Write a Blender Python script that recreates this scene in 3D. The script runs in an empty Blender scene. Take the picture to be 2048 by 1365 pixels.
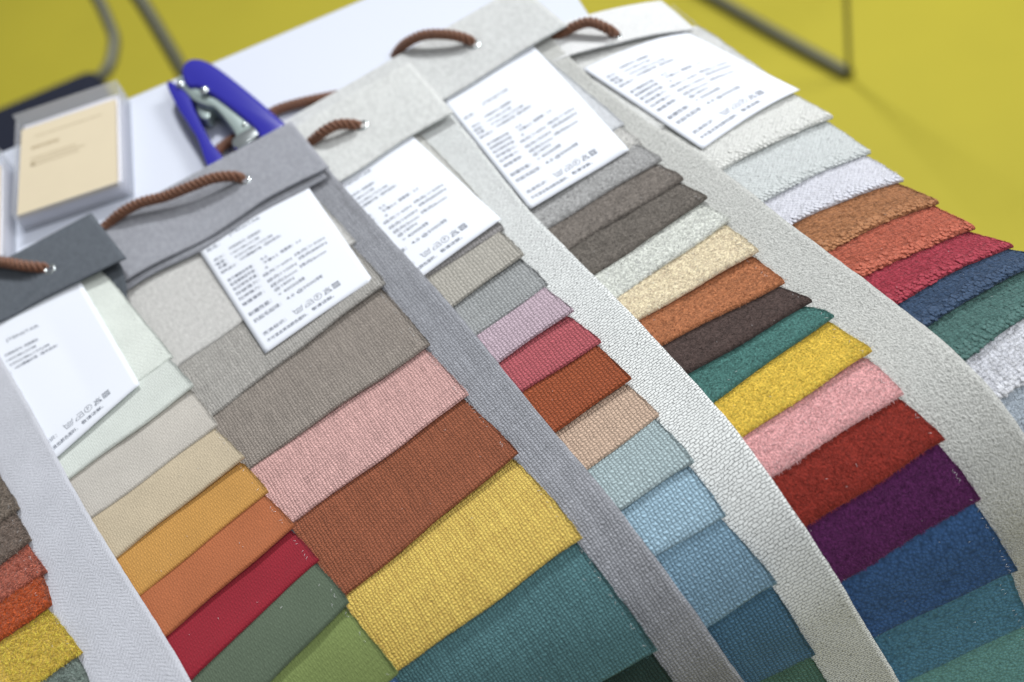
import bpy, bmesh, math, random
import numpy as np
from mathutils import Vector, Matrix
random.seed(7); np.random.seed(7)
rad = math.radians
scene = bpy.context.scene
C = scene.collection

# ------------------------------------------------------------------ camera
cam_d = bpy.data.cameras.new('camera'); cam = bpy.data.objects.new('camera', cam_d); C.objects.link(cam)
cam_d.sensor_width = 36.0; cam_d.lens = 2600 / 2048 * 36; cam_d.clip_start = .01; cam_d.clip_end = 60
cx, cy, cz = (0.91691329, -0.32648583, -0.22951476), (0.39792172, 0.70401551, 0.58823504), (-0.03046845, -0.63068943, 0.77543698)
cam.matrix_world = Matrix(((cx[0], cy[0], cz[0], 0), (cx[1], cy[1], cz[1], -.77433), (cx[2], cy[2], cz[2], .539), (0, 0, 0, 1)))
cam_d.dof.use_dof = True; cam_d.dof.focus_distance = .648; cam_d.dof.aperture_fstop = 4.3
scene.camera = cam
# ------------------------------------------------------------------ light of the hall
world = bpy.data.worlds.new('World'); scene.world = world; world.use_nodes = True
bg = world.node_tree.nodes['Background']; bg.inputs[0].default_value = (.93, .96, 1, 1); bg.inputs[1].default_value = .22
def area(name, loc, aim, size, power, col=(.975, .985, 1)):
    d = bpy.data.lights.new(name, 'AREA'); d.shape = 'SQUARE'; d.size = size; d.energy = power; d.color = col
    o = bpy.data.objects.new(name, d); C.objects.link(o); o.location = loc
    o.rotation_euler = (Vector(aim) - Vector(loc)).to_track_quat('-Z', 'Y').to_euler()
area('ceiling_lamp', (.45, 1.55, 2.05), (.2, -.2, 0), .3, 60)
area('ceiling_lamp', (.9, -1.9, 1.9), (.2, -.5, 0), .5, 18)
area('ceiling_lamp', (2.6, -.3, 2.3), (1.5, .8, -.7), 1.2, 84)
scene.view_settings.view_transform = 'Standard'; scene.view_settings.look = 'None'
scene.view_settings.exposure = 0.0; scene.view_settings.gamma = 1

# ------------------------------------------------------------------ helpers
def lin(c):
    return tuple((v / 255 / 12.92) if v / 255 <= .04045 else ((v / 255 + .055) / 1.055) ** 2.4 for v in c)
def tag(o, label=None, cat=None, group=None, kind=None):
    for k, v in (('label', label), ('category', cat), ('group', group), ('kind', kind)):
        if v: o[k] = v
    return o
def empty(name, loc=(0, 0, 0), rz=0):
    o = bpy.data.objects.new(name, None); C.objects.link(o); o.location = loc; o.rotation_euler = (0, 0, rz); o.empty_display_size = .02
    return o
def link(name, me, mat, parent=None, smooth=True):
    o = bpy.data.objects.new(name, me); C.objects.link(o)
    if mat: me.materials.append(mat)
    if parent: o.parent = parent
    if smooth: me.polygons.foreach_set('use_smooth', [True] * len(me.polygons))
    return o
def mesh(name, verts, faces, mat, parent=None, smooth=True):
    me = bpy.data.meshes.new(name); me.from_pydata([tuple(v) for v in verts], [], faces); me.update()
    return link(name, me, mat, parent, smooth)
def from_bm(name, bm, mat, parent=None, smooth=False):
    bmesh.ops.recalc_face_normals(bm, faces=bm.faces)
    me = bpy.data.meshes.new(name); bm.to_mesh(me); bm.free()
    return link(name, me, mat, parent, smooth)
def bevel(o, w, seg=3):
    m = o.modifiers.new('bevel', 'BEVEL'); m.width = w; m.segments = seg; m.limit_method = 'ANGLE'; m.angle_limit = rad(40)
    o.data.polygons.foreach_set('use_smooth', [True] * len(o.data.polygons))
    return o
def box(name, lo, hi, mat, parent=None, bev=0):
    bm = bmesh.new(); bmesh.ops.create_cube(bm, size=1)
    for v in bm.verts: v.co = [lo[i] + (v.co[i] + .5) * (hi[i] - lo[i]) for i in range(3)]
    o = from_bm(name, bm, mat, parent)
    return bevel(o, bev) if bev else o
def catmull(P, n=10, closed=False):
    P = [Vector(p) for p in P]; out = []; N = len(P)
    rng = range(N if closed else N - 1)
    for i in rng:
        p0, p1, p2, p3 = (P[(i - 1) % N], P[i], P[(i + 1) % N], P[(i + 2) % N]) if closed else (P[max(i - 1, 0)], P[i], P[i + 1], P[min(i + 2, N - 1)])
        for k in range(n):
            t = k / n
            out.append(.5 * ((2 * p1) + (p2 - p0) * t + (2 * p0 - 5 * p1 + 4 * p2 - p3) * t * t + (3 * p1 - p0 - 3 * p2 + p3) * t ** 3))
    if not closed: out.append(P[-1].copy())
    return out
def resample(path, step):
    out = [path[0]]; acc = 0.0
    for a, b in zip(path[:-1], path[1:]):
        L = (b - a).length; d = step - acc
        while d <= L and L > 0:
            out.append(a.lerp(b, d / L)); d += step
        acc = L - (d - step)
    return out
def frames(path):
    T = [((path[min(i + 1, len(path) - 1)] - path[max(i - 1, 0)]).normalized()) for i in range(len(path))]
    n = T[0].orthogonal().normalized(); N = []
    for t in T:
        n = (n - t * n.dot(t)).normalized(); N.append(n)
    return T, N
def tube(path, r, sides=10, rfun=None):
    T, N = frames(path); V = []; F = []
    for i, p in enumerate(path):
        b = T[i].cross(N[i]); rr = rfun(i) if rfun else r
        for k in range(sides):
            a = 2 * math.pi * k / sides; V.append(p + (N[i] * math.cos(a) + b * math.sin(a)) * rr)
    for i in range(len(path) - 1):
        for k in range(sides):
            k2 = (k + 1) % sides; F.append((i * sides + k, i * sides + k2, (i + 1) * sides + k2, (i + 1) * sides + k))
    F.append(tuple(range(sides))[::-1]); F.append(tuple((len(path) - 1) * sides + k for k in range(sides)))
    return V, F
def merge(parts):
    V, F = [], []
    for v, f in parts:
        o = len(V); V += list(v); F += [tuple(i + o for i in q) for q in f]
    return V, F

# ------------------------------------------------------------------ materials
class G:
    def __init__(s, name):
        s.mat = bpy.data.materials.new(name); s.mat.use_nodes = True; s.nt = s.mat.node_tree
        s.p = s.nt.nodes['Principled BSDF']
    def n(s, t, **kw):
        x = s.nt.nodes.new(t)
        for k, v in kw.items(): setattr(x, k, v)
        return x
    def lk(s, a, b):
        if isinstance(a, (int, float, tuple)): b.default_value = a
        else: s.nt.links.new(a, b)
    def m(s, op, a, b=None, c=None):
        x = s.n('ShaderNodeMath', operation=op)
        for i, v in enumerate((a, b, c)):
            if v is not None: s.lk(v, x.inputs[i])
        return x.outputs[0]
    def mix(s, f, a, b):
        x = s.n('ShaderNodeMix', data_type='RGBA'); s.lk(f, x.inputs[0])
        for v, i in ((a, 6), (b, 7)): s.lk(tuple(v) + (1,) if isinstance(v, tuple) and len(v) == 3 else v, x.inputs[i])
        return x.outputs[2]
    def fmix(s, f, a, b):
        x = s.n('ShaderNodeMix', data_type='FLOAT'); s.lk(f, x.inputs[0]); s.lk(a, x.inputs[2]); s.lk(b, x.inputs[3]); return x.outputs[0]
    def noise(s, vec, scale, detail=2, rough=.5):
        x = s.n('ShaderNodeTexNoise'); s.lk(vec, x.inputs['Vector']); x.inputs['Scale'].default_value = scale
        x.inputs['Detail'].default_value = detail; x.inputs['Roughness'].default_value = rough; return x.outputs[0]
    def white(s, w):
        x = s.n('ShaderNodeTexWhiteNoise', noise_dimensions='1D'); s.lk(w, x.inputs['W']); return x.outputs[0]
    def comb(s, x, y, z=0.0):
        k = s.n('ShaderNodeCombineXYZ'); s.lk(x, k.inputs[0]); s.lk(y, k.inputs[1]); s.lk(z, k.inputs[2]); return k.outputs[0]
    def bump(s, h, strength, dist):
        x = s.n('ShaderNodeBump'); s.lk(h, x.inputs['Height']); x.inputs['Strength'].default_value = strength; x.inputs['Distance'].default_value = dist
        s.lk(x.outputs[0], s.p.inputs['Normal'])
    def uv(s):
        q = s.n('ShaderNodeUVMap'); sp = s.n('ShaderNodeSeparateXYZ'); s.lk(q.outputs[0], sp.inputs[0]); return q.outputs[0], sp.outputs[0], sp.outputs[1]

FAB = {}
def fabric(col, kind, seed=0.0):
    key = (col, kind)
    if key in FAB: return FAB[key]
    g = G('fabric_' + kind); base = lin(col); p = g.p
    uv, u, v = g.uv()
    if isinstance(seed, (int, float)):
        off = g.n('ShaderNodeVectorMath', operation='ADD'); g.lk(uv, off.inputs[0]); off.inputs[1].default_value = (seed * 37.1, seed * 17.3, seed * 3.7); uvs = off.outputs[0]
    fine = g.m('ADD', g.m('MULTIPLY', g.m('SUBTRACT', g.noise(uvs, .9, 3, .7), .5), 1.8), .5)
    macro = g.noise(uvs, .05, 2)
    def weave(px, py, wob=.3, hard=.5, low=.6):
        wn = g.noise(uvs, .28, 2)
        x = g.m('ADD', g.m('DIVIDE', u, px), g.m('MULTIPLY', wn, wob)); y = g.m('ADD', g.m('DIVIDE', v, py), g.m('MULTIPLY', wn, wob * .8))
        A = g.m('ABSOLUTE', g.m('SINE', g.m('MULTIPLY', x, math.pi))); B = g.m('ABSOLUTE', g.m('SINE', g.m('MULTIPLY', y, math.pi)))
        par = g.m('MODULO', g.m('ADD', g.m('FLOOR', g.m('ADD', x, 2000.0)), g.m('FLOOR', g.m('ADD', y, 2000.0))), 2.0)
        h0 = g.m('MULTIPLY', g.m('MULTIPLY', A, g.m('POWER', B, hard)), low); h1 = g.m('MULTIPLY', B, g.m('POWER', A, hard))
        h = g.fmix(par, h0, h1)
        r = g.fmix(par, g.white(g.m('FLOOR', x)), g.white(g.m('ADD', g.m('FLOOR', y), 91.3)))
        return h, r, par
    sheen, rough, bs, bd = .15, .9, .8, .0006
    if kind == 'linen':        # slubbed plain weave
        h, r, par = weave(1.62, 1.5, 1.5, .5, .58)
        slub = g.noise(g.comb(g.m('MULTIPLY', u, 1.1), g.m('MULTIPLY', v, .07), seed * 3.1), 1.0, 3)
        slub2 = g.noise(g.comb(g.m('MULTIPLY', u, .06), g.m('MULTIPLY', v, 1.0), seed * 5.1), 1.0, 2)
        slub = g.m('ADD', g.m('MULTIPLY', g.m('SUBTRACT', slub, .5), 2.4), .5); slub2 = g.m('ADD', g.m('MULTIPLY', g.m('SUBTRACT', slub2, .5), 1.8), .5)
        f = g.m('ADD', g.m('MULTIPLY', g.m('POWER', h, .7), .5), g.m('ADD', g.m('MULTIPLY', r, .14), g.m('ADD', g.m('MULTIPLY', slub, .3), g.m('ADD', g.m('MULTIPLY', slub2, .2), g.m('MULTIPLY', fine, .34)))))
        f = g.m('SUBTRACT', f, .32); lo, hi = .44, 1.32; hh = g.m('ADD', h, g.m('MULTIPLY', fine, .35)); bs = .9
    elif kind == 'nub':        # rounder plain weave with glossy knots
        h, r, par = weave(1.95, 1.7, 1.3, .5, .55)
        f = g.m('ADD', g.m('MULTIPLY', g.m('POWER', h, .8), .7), g.m('ADD', g.m('MULTIPLY', r, .16), g.m('MULTIPLY', fine, .42))); f = g.m('SUBTRACT', f, .2)
        lo, hi = .52, 1.26; hh = g.m('ADD', h, g.m('MULTIPLY', fine, .35)); bs = 1.0; rough = .75
    elif kind == 'basket':     # long floats with dark gaps
        b = g.n('ShaderNodeTexBrick'); wn = g.noise(uvs, .3, 2)
        g.lk(g.comb(g.m('ADD', u, g.m('MULTIPLY', wn, 4.0)), g.m('ADD', v, g.m('MULTIPLY', g.noise(uvs, .25, 2), 2.4))), b.inputs['Vector'])
        b.offset = .5; b.inputs['Scale'].default_value = 1; b.inputs['Brick Width'].default_value = 2.8; b.inputs['Row Height'].default_value = 1.45
        b.inputs['Mortar Size'].default_value = .2; b.inputs['Mortar Smooth'].default_value = .9; b.inputs['Bias'].default_value = 0
        h = g.m('SUBTRACT', 1.0, b.outputs['Fac']); y = g.m('DIVIDE', v, 1.55)
        br = g.noise(uvs, .8, 2)
        f = g.m('ADD', g.m('MULTIPLY', h, .62), g.m('ADD', g.m('MULTIPLY', fine, .25), g.m('MULTIPLY', br, .45))); f = g.m('SUBTRACT', f, .12)
        lo, hi = .28, 1.08; hh = g.m('ADD', h, g.m('MULTIPLY', fine, .2)); bs = .9
    elif kind in ('suede', 'rib'):   # brushed, rows of small stitches
        px, py = (1.2, 2.1) if kind == 'suede' else (1.15, 2.4)
        h, r, par = weave(px, py, .5, .8)
        f = g.m('ADD', g.m('MULTIPLY', h, .28 if kind == 'suede' else .5), g.m('ADD', g.m('MULTIPLY', fine, .45), g.m('MULTIPLY', macro, .5))); f = g.m('SUBTRACT', f, .08)
        lo, hi = .72, 1.14; hh = g.m('ADD', g.m('MULTIPLY', h, .5), g.m('MULTIPLY', fine, .6)); bs = .6; sheen = .35
    elif kind == 'velvet':     # cut pile, brushed patches
        gr = g.m('ADD', g.m('MULTIPLY', g.m('SUBTRACT', g.noise(uvs, .85, 2, .6), .5), 3.4), .62); br = g.noise(g.comb(g.m('MULTIPLY', u, .5), g.m('MULTIPLY', v, 1.0), seed), .22, 2)
        f = g.m('ADD', g.m('MULTIPLY', gr, .62), g.m('ADD', g.m('MULTIPLY', br, .6), g.m('MULTIPLY', fine, .25))); f = g.m('SUBTRACT', f, .23)
        lo, hi = .42, 1.3; hh = g.m('ADD', gr, g.m('MULTIPLY', fine, .5)); bs = .35; bd = .0007; sheen = .5
    elif kind == 'pile':       # coarse tufts
        vo = g.n('ShaderNodeTexVoronoi', feature='F1'); g.lk(uvs, vo.inputs['Vector']); vo.inputs['Scale'].default_value = .62
        gr = g.noise(uvs, .75, 3, .7); d = g.m('SUBTRACT', 1.0, vo.outputs['Distance'])
        f = g.m('ADD', g.m('MULTIPLY', d, .5), g.m('ADD', g.m('MULTIPLY', gr, .9), g.m('MULTIPLY', fine, .3))); f = g.m('SUBTRACT', f, .5)
        lo, hi = .5, 1.4; hh = g.m('ADD', g.m('MULTIPLY', d, .7), gr); bs = 1.0; bd = .0014; sheen = .6
    elif kind in ('chenille', 'diamond'):   # rows of soft loops
        k = g.n('ShaderNodeMapping'); g.lk(uvs, k.inputs[0]); k.inputs['Rotation'].default_value = (0, 0, rad(45 if kind == 'diamond' else 0)); k.inputs['Scale'].default_value = (1, 1, 1) if kind == 'diamond' else (.8, 1.15, 1)
        wq = g.n('ShaderNodeVectorMath', operation='ADD'); nz = g.n('ShaderNodeTexNoise'); g.lk(uvs, nz.inputs['Vector']); nz.inputs['Scale'].default_value = .4; g.lk(k.outputs[0], wq.inputs[0]); g.lk(nz.outputs['Color'], wq.inputs[1])
        vo = g.n('ShaderNodeTexVoronoi', feature='F1'); g.lk(wq.outputs[0], vo.inputs['Vector']); vo.inputs['Scale'].default_value = .5; vo.inputs['Randomness'].default_value = .25 if kind == 'diamond' else .55
        d = g.m('SUBTRACT', 1.0, g.m('POWER', g.m('MULTIPLY', vo.outputs['Distance'], 1.3), 2.0))
        sp = g.m('ADD', g.m('MULTIPLY', g.m('SUBTRACT', g.noise(uvs, 1.0, 2, .6), .5), 2.6), .5)
        f = g.m('ADD', g.m('MULTIPLY', d, .55), g.m('ADD', g.m('MULTIPLY', sp, .4), g.m('MULTIPLY', macro, .3))); f = g.m('SUBTRACT', f, .2)
        lo, hi = (.76, 1.1) if kind == 'diamond' else (.42, 1.25); hh = g.m('ADD', d, g.m('MULTIPLY', sp, .5)); bs = .6; bd = .0009; sheen = .4
    elif kind.startswith('fuzz'):    # single fibres and yarn knots
        gr = g.m('ADD', g.m('MULTIPLY', g.m('SUBTRACT', g.noise(uvs, .8, 2, .6), .5), 2.0), .5)
        f = gr; lo, hi = (.85, 1.08) if kind == 'fuzz_diamond' else (.6, 1.3) if kind == 'fuzz_chenille' else (.45, 1.7); hh = fine; rough = .55; bs = .4; bd = .0005; sheen = .5
    elif kind == 'pebble':     # grained like small pebbles
        vo = g.n('ShaderNodeTexVoronoi', feature='SMOOTH_F1'); k = g.n('ShaderNodeVectorMath', operation='ADD'); nz = g.n('ShaderNodeTexNoise'); g.lk(uvs, nz.inputs['Vector']); nz.inputs['Scale'].default_value = .3
        g.lk(uvs, k.inputs[0]); g.lk(nz.outputs['Color'], k.inputs[1]); g.lk(k.outputs[0], vo.inputs['Vector']); vo.inputs['Scale'].default_value = .62; vo.inputs['Smoothness'].default_value = .35
        d = g.m('SUBTRACT', 1.0, vo.outputs['Distance']); gr = g.noise(uvs, .25, 2)
        f = g.m('ADD', g.m('MULTIPLY', d, .8), g.m('ADD', g.m('MULTIPLY', fine, .3), g.m('MULTIPLY', gr, .5))); f = g.m('SUBTRACT', f, .4)
        lo, hi = .55, 1.3; hh = g.m('ADD', d, g.m('MULTIPLY', fine, .25)); bs = .5; bd = .0008; rough = .7; sheen = .2
    elif kind == 'boucle2':    # soft brushed chevron
        zz = g.m('ABSOLUTE', g.m('SUBTRACT', g.m('MODULO', g.m('DIVIDE', u, 9.0), 1.0), .5)); ch_ = g.m('ABSOLUTE', g.m('SINE', g.m('MULTIPLY', g.m('ADD', g.m('DIVIDE', v, 2.4), g.m('MULTIPLY', zz, 3.6)), math.pi)))
        f = g.m('ADD', g.m('MULTIPLY', ch_, .25), g.m('ADD', g.m('MULTIPLY', fine, .6), g.m('MULTIPLY', macro, .4))); f = g.m('SUBTRACT', f, .1)
        lo, hi = .74, 1.14; hh = g.m('ADD', g.m('MULTIPLY', ch_, .4), fine); bs = .5; bd = .0007; sheen = .3
    elif kind == 'boucle':     # speckled
        gr = g.m('ADD', g.m('MULTIPLY', g.m('SUBTRACT', g.noise(uvs, .55, 3, .7), .5), 2.0), .5); sp = g.m('ADD', g.m('MULTIPLY', g.m('SUBTRACT', g.noise(uvs, .95, 2, .6), .5), 2.4), .5)
        f = g.m('ADD', g.m('MULTIPLY', gr, .5), g.m('MULTIPLY', sp, .55))
        f = g.m('POWER', g.m('MAXIMUM', f, 0.0), .7); lo, hi = .34, 1.10; hh = g.m('ADD', gr, sp); bs = .8; bd = .0005
    else:                      # felt, fine cloth of the headers
        h, r, par = weave(1.25, 1.2, .8)
        sl = g.noise(g.comb(g.m('MULTIPLY', u, .5), g.m('MULTIPLY', v, .25), seed), 1.0, 4, .6)
        sl = g.m('ADD', g.m('MULTIPLY', g.m('SUBTRACT', sl, .5), 2.2), .5); f = g.m('ADD', g.m('MULTIPLY', h, .3), g.m('ADD', g.m('MULTIPLY', fine, .4), g.m('MULTIPLY', sl, .5))); f = g.m('SUBTRACT', f, .15)
        lo, hi = .66, 1.16; hh = g.m('ADD', h, fine); bs = .5
    f2 = g.n('ShaderNodeClamp'); g.lk(f, f2.inputs[0])
    ca = tuple(c * lo for c in base); cb = tuple(min(.92, c * hi) for c in base)  # in the weaves, shade in the gaps between threads is painted into the colour
    g.lk(g.mix(f2.outputs[0], ca, cb), p.inputs['Base Color'])
    p.inputs['Roughness'].default_value = rough; p.inputs['Specular IOR Level'].default_value = .18
    p.inputs['Sheen Weight'].default_value = sheen; p.inputs['Sheen Roughness'].default_value = .45
    p.inputs['Sheen Tint'].default_value = tuple(min(1, c * .6 + .3) for c in base) + (1,)
    g.bump(hh, bs, bd)
    FAB[key] = g.mat
    return g.mat
def plain(name, col, rough=.5, metal=0.0, spec=.5, noise=0.0, scale=40, bmp=0.0):
    g = G(name); c = lin(col); p = g.p
    if noise:
        tc = g.n('ShaderNodeTexCoord'); nz = g.noise(tc.outputs['Object'], scale, 4, .6)
        g.lk(g.mix(nz, tuple(x * (1 - noise) for x in c), tuple(min(.95, x * (1 + noise)) for x in c)), p.inputs['Base Color'])
        if bmp: g.bump(nz, .5, bmp)
    else: p.inputs['Base Color'].default_value = c + (1,)
    p.inputs['Roughness'].default_value = rough; p.inputs['Metallic'].default_value = metal; p.inputs['Specular IOR Level'].default_value = spec
    return g.mat
M_table = plain('white_laminate', (200, 205, 216), .38, 0, .4, .012, 6)
M_floor = plain('yellow_carpet', (172, 161, 46), .62, 0, .3, .13, 2.6, .002)
M_navy = plain('navy_upholstery', (14, 20, 38), .8, 0, .3, .15, 60, .001)
M_tube = plain('grey_metal_tube', (100, 100, 82), .45, .3, .5, .05, 20)
M_paper = plain('label_paper', (225, 229, 236), .6, 0, .3, .01, 30)
M_ink = plain('label_ink', (88, 94, 108), .7, 0, .2, .05, 90)
M_card = plain('kraft_card', (205, 192, 164), .7, 0, .3, .03, 50)
M_cardink = plain('card_ink', (168, 152, 122), .7, 0, .2, .05, 90)
M_blue = plain('blue_plastic', (42, 40, 150), .24, 0, .5, .03, 30)
M_steel = plain('zinc_steel', (152, 166, 163), .36, .5, .5, .06, 60)
M_bright = plain('bright_steel', (205, 212, 212), .18, .95, .5, .03, 60)
M_nylon = plain('nylon_thread', (225, 225, 225), .12, 0, .9, .02, 90)
def rope_mat():
    g = G('silky_brown_cord'); tc = g.n('ShaderNodeTexCoord'); nz = g.noise(tc.outputs['Object'], 900, 3, .7)
    g.lk(g.mix(nz, lin((52, 26, 13)), lin((148, 94, 60))), g.p.inputs['Base Color']); g.p.inputs['Roughness'].default_value = .48
    g.p.inputs['Sheen Weight'].default_value = .2; g.bump(nz, .6, .0006); return g.mat
M_rope = rope_mat()
def acrylic_mat():
    g = G('frosted_acrylic'); p = g.p; p.inputs['Base Color'].default_value = (.86, .87, .91, 1); p.inputs['Roughness'].default_value = .3
    tr = g.n('ShaderNodeBsdfTransparent'); tr.inputs[0].default_value = (.95, .96, .97, 1); tl = g.n('ShaderNodeBsdfTranslucent'); tl.inputs[0].default_value = (.8, .81, .86, 1)
    m1 = g.n('ShaderNodeMixShader'); m1.inputs[0].default_value = .45; g.lk(p.outputs[0], m1.inputs[1]); g.lk(tl.outputs[0], m1.inputs[2])
    m2 = g.n('ShaderNodeMixShader'); m2.inputs[0].default_value = .68; g.lk(m1.outputs[0], m2.inputs[1]); g.lk(tr.outputs[0], m2.inputs[2])
    g.lk(m2.outputs[0], g.nt.nodes['Material Output'].inputs[0]); return g.mat
M_acrylic = acrylic_mat()
M_frost = plain('frosted_insert', (226, 225, 232), .5, 0, .3, .02, 40)

# ------------------------------------------------------------------ the setting
mesh('floor', [(-6, -5, -.73), (7, -5, -.73), (7, 9, -.73), (-6, 9, -.73)], [(0, 1, 2, 3)], M_floor)['kind'] = 'structure'
W0, RB, PM, TILT = .44378, .07337, rad(74.5), .075     # where the books leave the table top, and how they bend down
tbl = empty('table', (-.25, -.22, -.73)); tag(tbl, 'white laminate table with the swatch books fanned over its front edge', 'table')
bm = bmesh.new(); x0, x1, y0, y1, rc = -.66, .1555, -W0 + .004, 0, .012
ring = []
for (px, py, a0) in ((x1 - rc, y1 - rc, 0), (x0 + rc, y1 - rc, 90), (x0 + rc, y0 + rc, 180), (x1 - rc, y0 + rc, 270)):
    for k in range(7): ring.append((px + rc * math.cos(rad(a0 + k * 15)), py + rc * math.sin(rad(a0 + k * 15))))
bv = [bm.verts.new((x, y, -.025)) for x, y in ring]; tv = [bm.verts.new((x, y, 0)) for x, y in ring]
bm.faces.new(tv); bm.faces.new(bv[::-1])
for i in range(len(ring)): bm.faces.new((bv[i], bv[(i + 1) % len(ring)], tv[(i + 1) % len(ring)], tv[i]))
o = from_bm('table_top', bm, M_table); bevel(o, .0015, 2); o.parent = tbl; o.location = (.25, .22, .73)
for lx in (-.62, .115):
    for ly in (-.40, -.045):
        V, F = tube([Vector((lx, ly, -.73)), Vector((lx, ly, -.0255))], .016, 16)
        o = mesh('leg', V, F, M_tube, tbl); o.location = (.25, .22, .73)

# ------------------------------------------------------------------ fabric swatch books
def warp(b, t, s, h):
    """book coordinates in mm (across, along, above) -> world metres"""
    t, s, h = np.broadcast_arrays(np.asarray(t, float), np.asarray(s, float), np.asarray(h, float))
    a = rad(b['az'])
    if b.get('drop'): hz = np.minimum(7.5, .088 * t) - .0021 * np.maximum(t - 85, 0) ** 2
    else: hz = TILT * t
    hz = (hz + h) / 1000
    X = (math.cos(a) * (t + b['t0']) + math.sin(a) * s) / 1000
    w = (-math.sin(a) * (t + b['t0']) + math.cos(a) * s) / 1000
    ph = np.clip((w - W0) / RB, 0, PM); ex = np.maximum(w - W0 - RB * PM, 0)
    y = np.where(w < W0, w, W0 + (RB + hz) * np.sin(ph) + ex * math.cos(PM))
    z = np.where(w < W0, hz, -RB + (RB + hz) * np.cos(ph) - ex * math.sin(PM))
    return np.stack([X, -y, z], -1)
def grid_mesh(name, P, UV, mat, parent, skirt=None):
    """P (rows, cols, 3), UV (rows, cols, 2) in mm; skirt: list of boundary point lists"""
    R, K = P.shape[:2]
    idx = np.arange(R * K).reshape(R, K)
    q = np.stack([idx[:-1, :-1], idx[1:, :-1], idx[1:, 1:], idx[:-1, 1:]], -1).reshape(-1, 4)
    verts = P.reshape(-1, 3); uvv = UV.reshape(-1, 2)
    if skirt is not None:
        for col, low in skirt:       # col: vertex indices along an edge, low: their lowered points
            base = len(verts); verts = np.concatenate([verts, low]); uvv = np.concatenate([uvv, uvv[col] + np.array([.9, 0])])
            a = np.arange(base, base + len(col)); q = np.concatenate([q, np.stack([col[:-1], a[:-1], a[1:], col[1:]], -1)])
    me = bpy.data.meshes.new(name); me.vertices.add(len(verts)); me.vertices.foreach_set('co', verts.astype(np.float32).ravel())
    me.loops.add(len(q) * 4); me.polygons.add(len(q)); me.loops.foreach_set('vertex_index', q.astype(np.int32).ravel())
    me.polygons.foreach_set('loop_start', np.arange(0, len(q) * 4, 4, dtype=np.int32))
    uvl = me.uv_layers.new(name='UVMap'); uvl.data.foreach_set('uv', uvv[q.ravel()].astype(np.float32).ravel())
    me.update(calc_edges=True)
    return link(name, me, mat, parent)
def vnoise(x, y, seed):
    """smooth value noise, numpy"""
    rs = np.random.RandomState(seed); T = rs.rand(64, 64)
    xi = np.floor(x).astype(int); yi = np.floor(y).astype(int); fx = x - xi; fy = y - yi
    fx = fx * fx * (3 - 2 * fx); fy = fy * fy * (3 - 2 * fy)
    g = lambda i, j: T[(xi + i) % 64, (yi + j) % 64]
    return (g(0, 0) * (1 - fx) + g(1, 0) * fx) * (1 - fy) + (g(0, 1) * (1 - fx) + g(1, 1) * fx) * fy - .5
COUNT = [0]
_bm = bmesh.new(); bmesh.ops.create_icosphere(_bm, subdivisions=2, radius=1); _bm.verts.ensure_lookup_table()
ICO_V = np.array([v.co[:] for v in _bm.verts]); ICO_F = np.array([[v.index for v in f.verts] for f in _bm.faces]); _bm.free()
def tri_mesh(name, V, tri, uv, mat, parent, smooth=True):
    me = bpy.data.meshes.new(name); me.vertices.add(len(V)); me.vertices.foreach_set('co', V.astype(np.float32).ravel())
    me.loops.add(len(tri) * 3); me.polygons.add(len(tri)); me.loops.foreach_set('vertex_index', tri.astype(np.int32).ravel()); me.polygons.foreach_set('loop_start', np.arange(0, len(tri) * 3, 3, dtype=np.int32))
    me.uv_layers.new(name='UVMap').data.foreach_set('uv', uv[tri.ravel()].astype(np.float32).ravel()); me.update(calc_edges=True)
    o = link(name, me, mat, parent, smooth); o['kind'] = 'stuff'; return o
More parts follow.
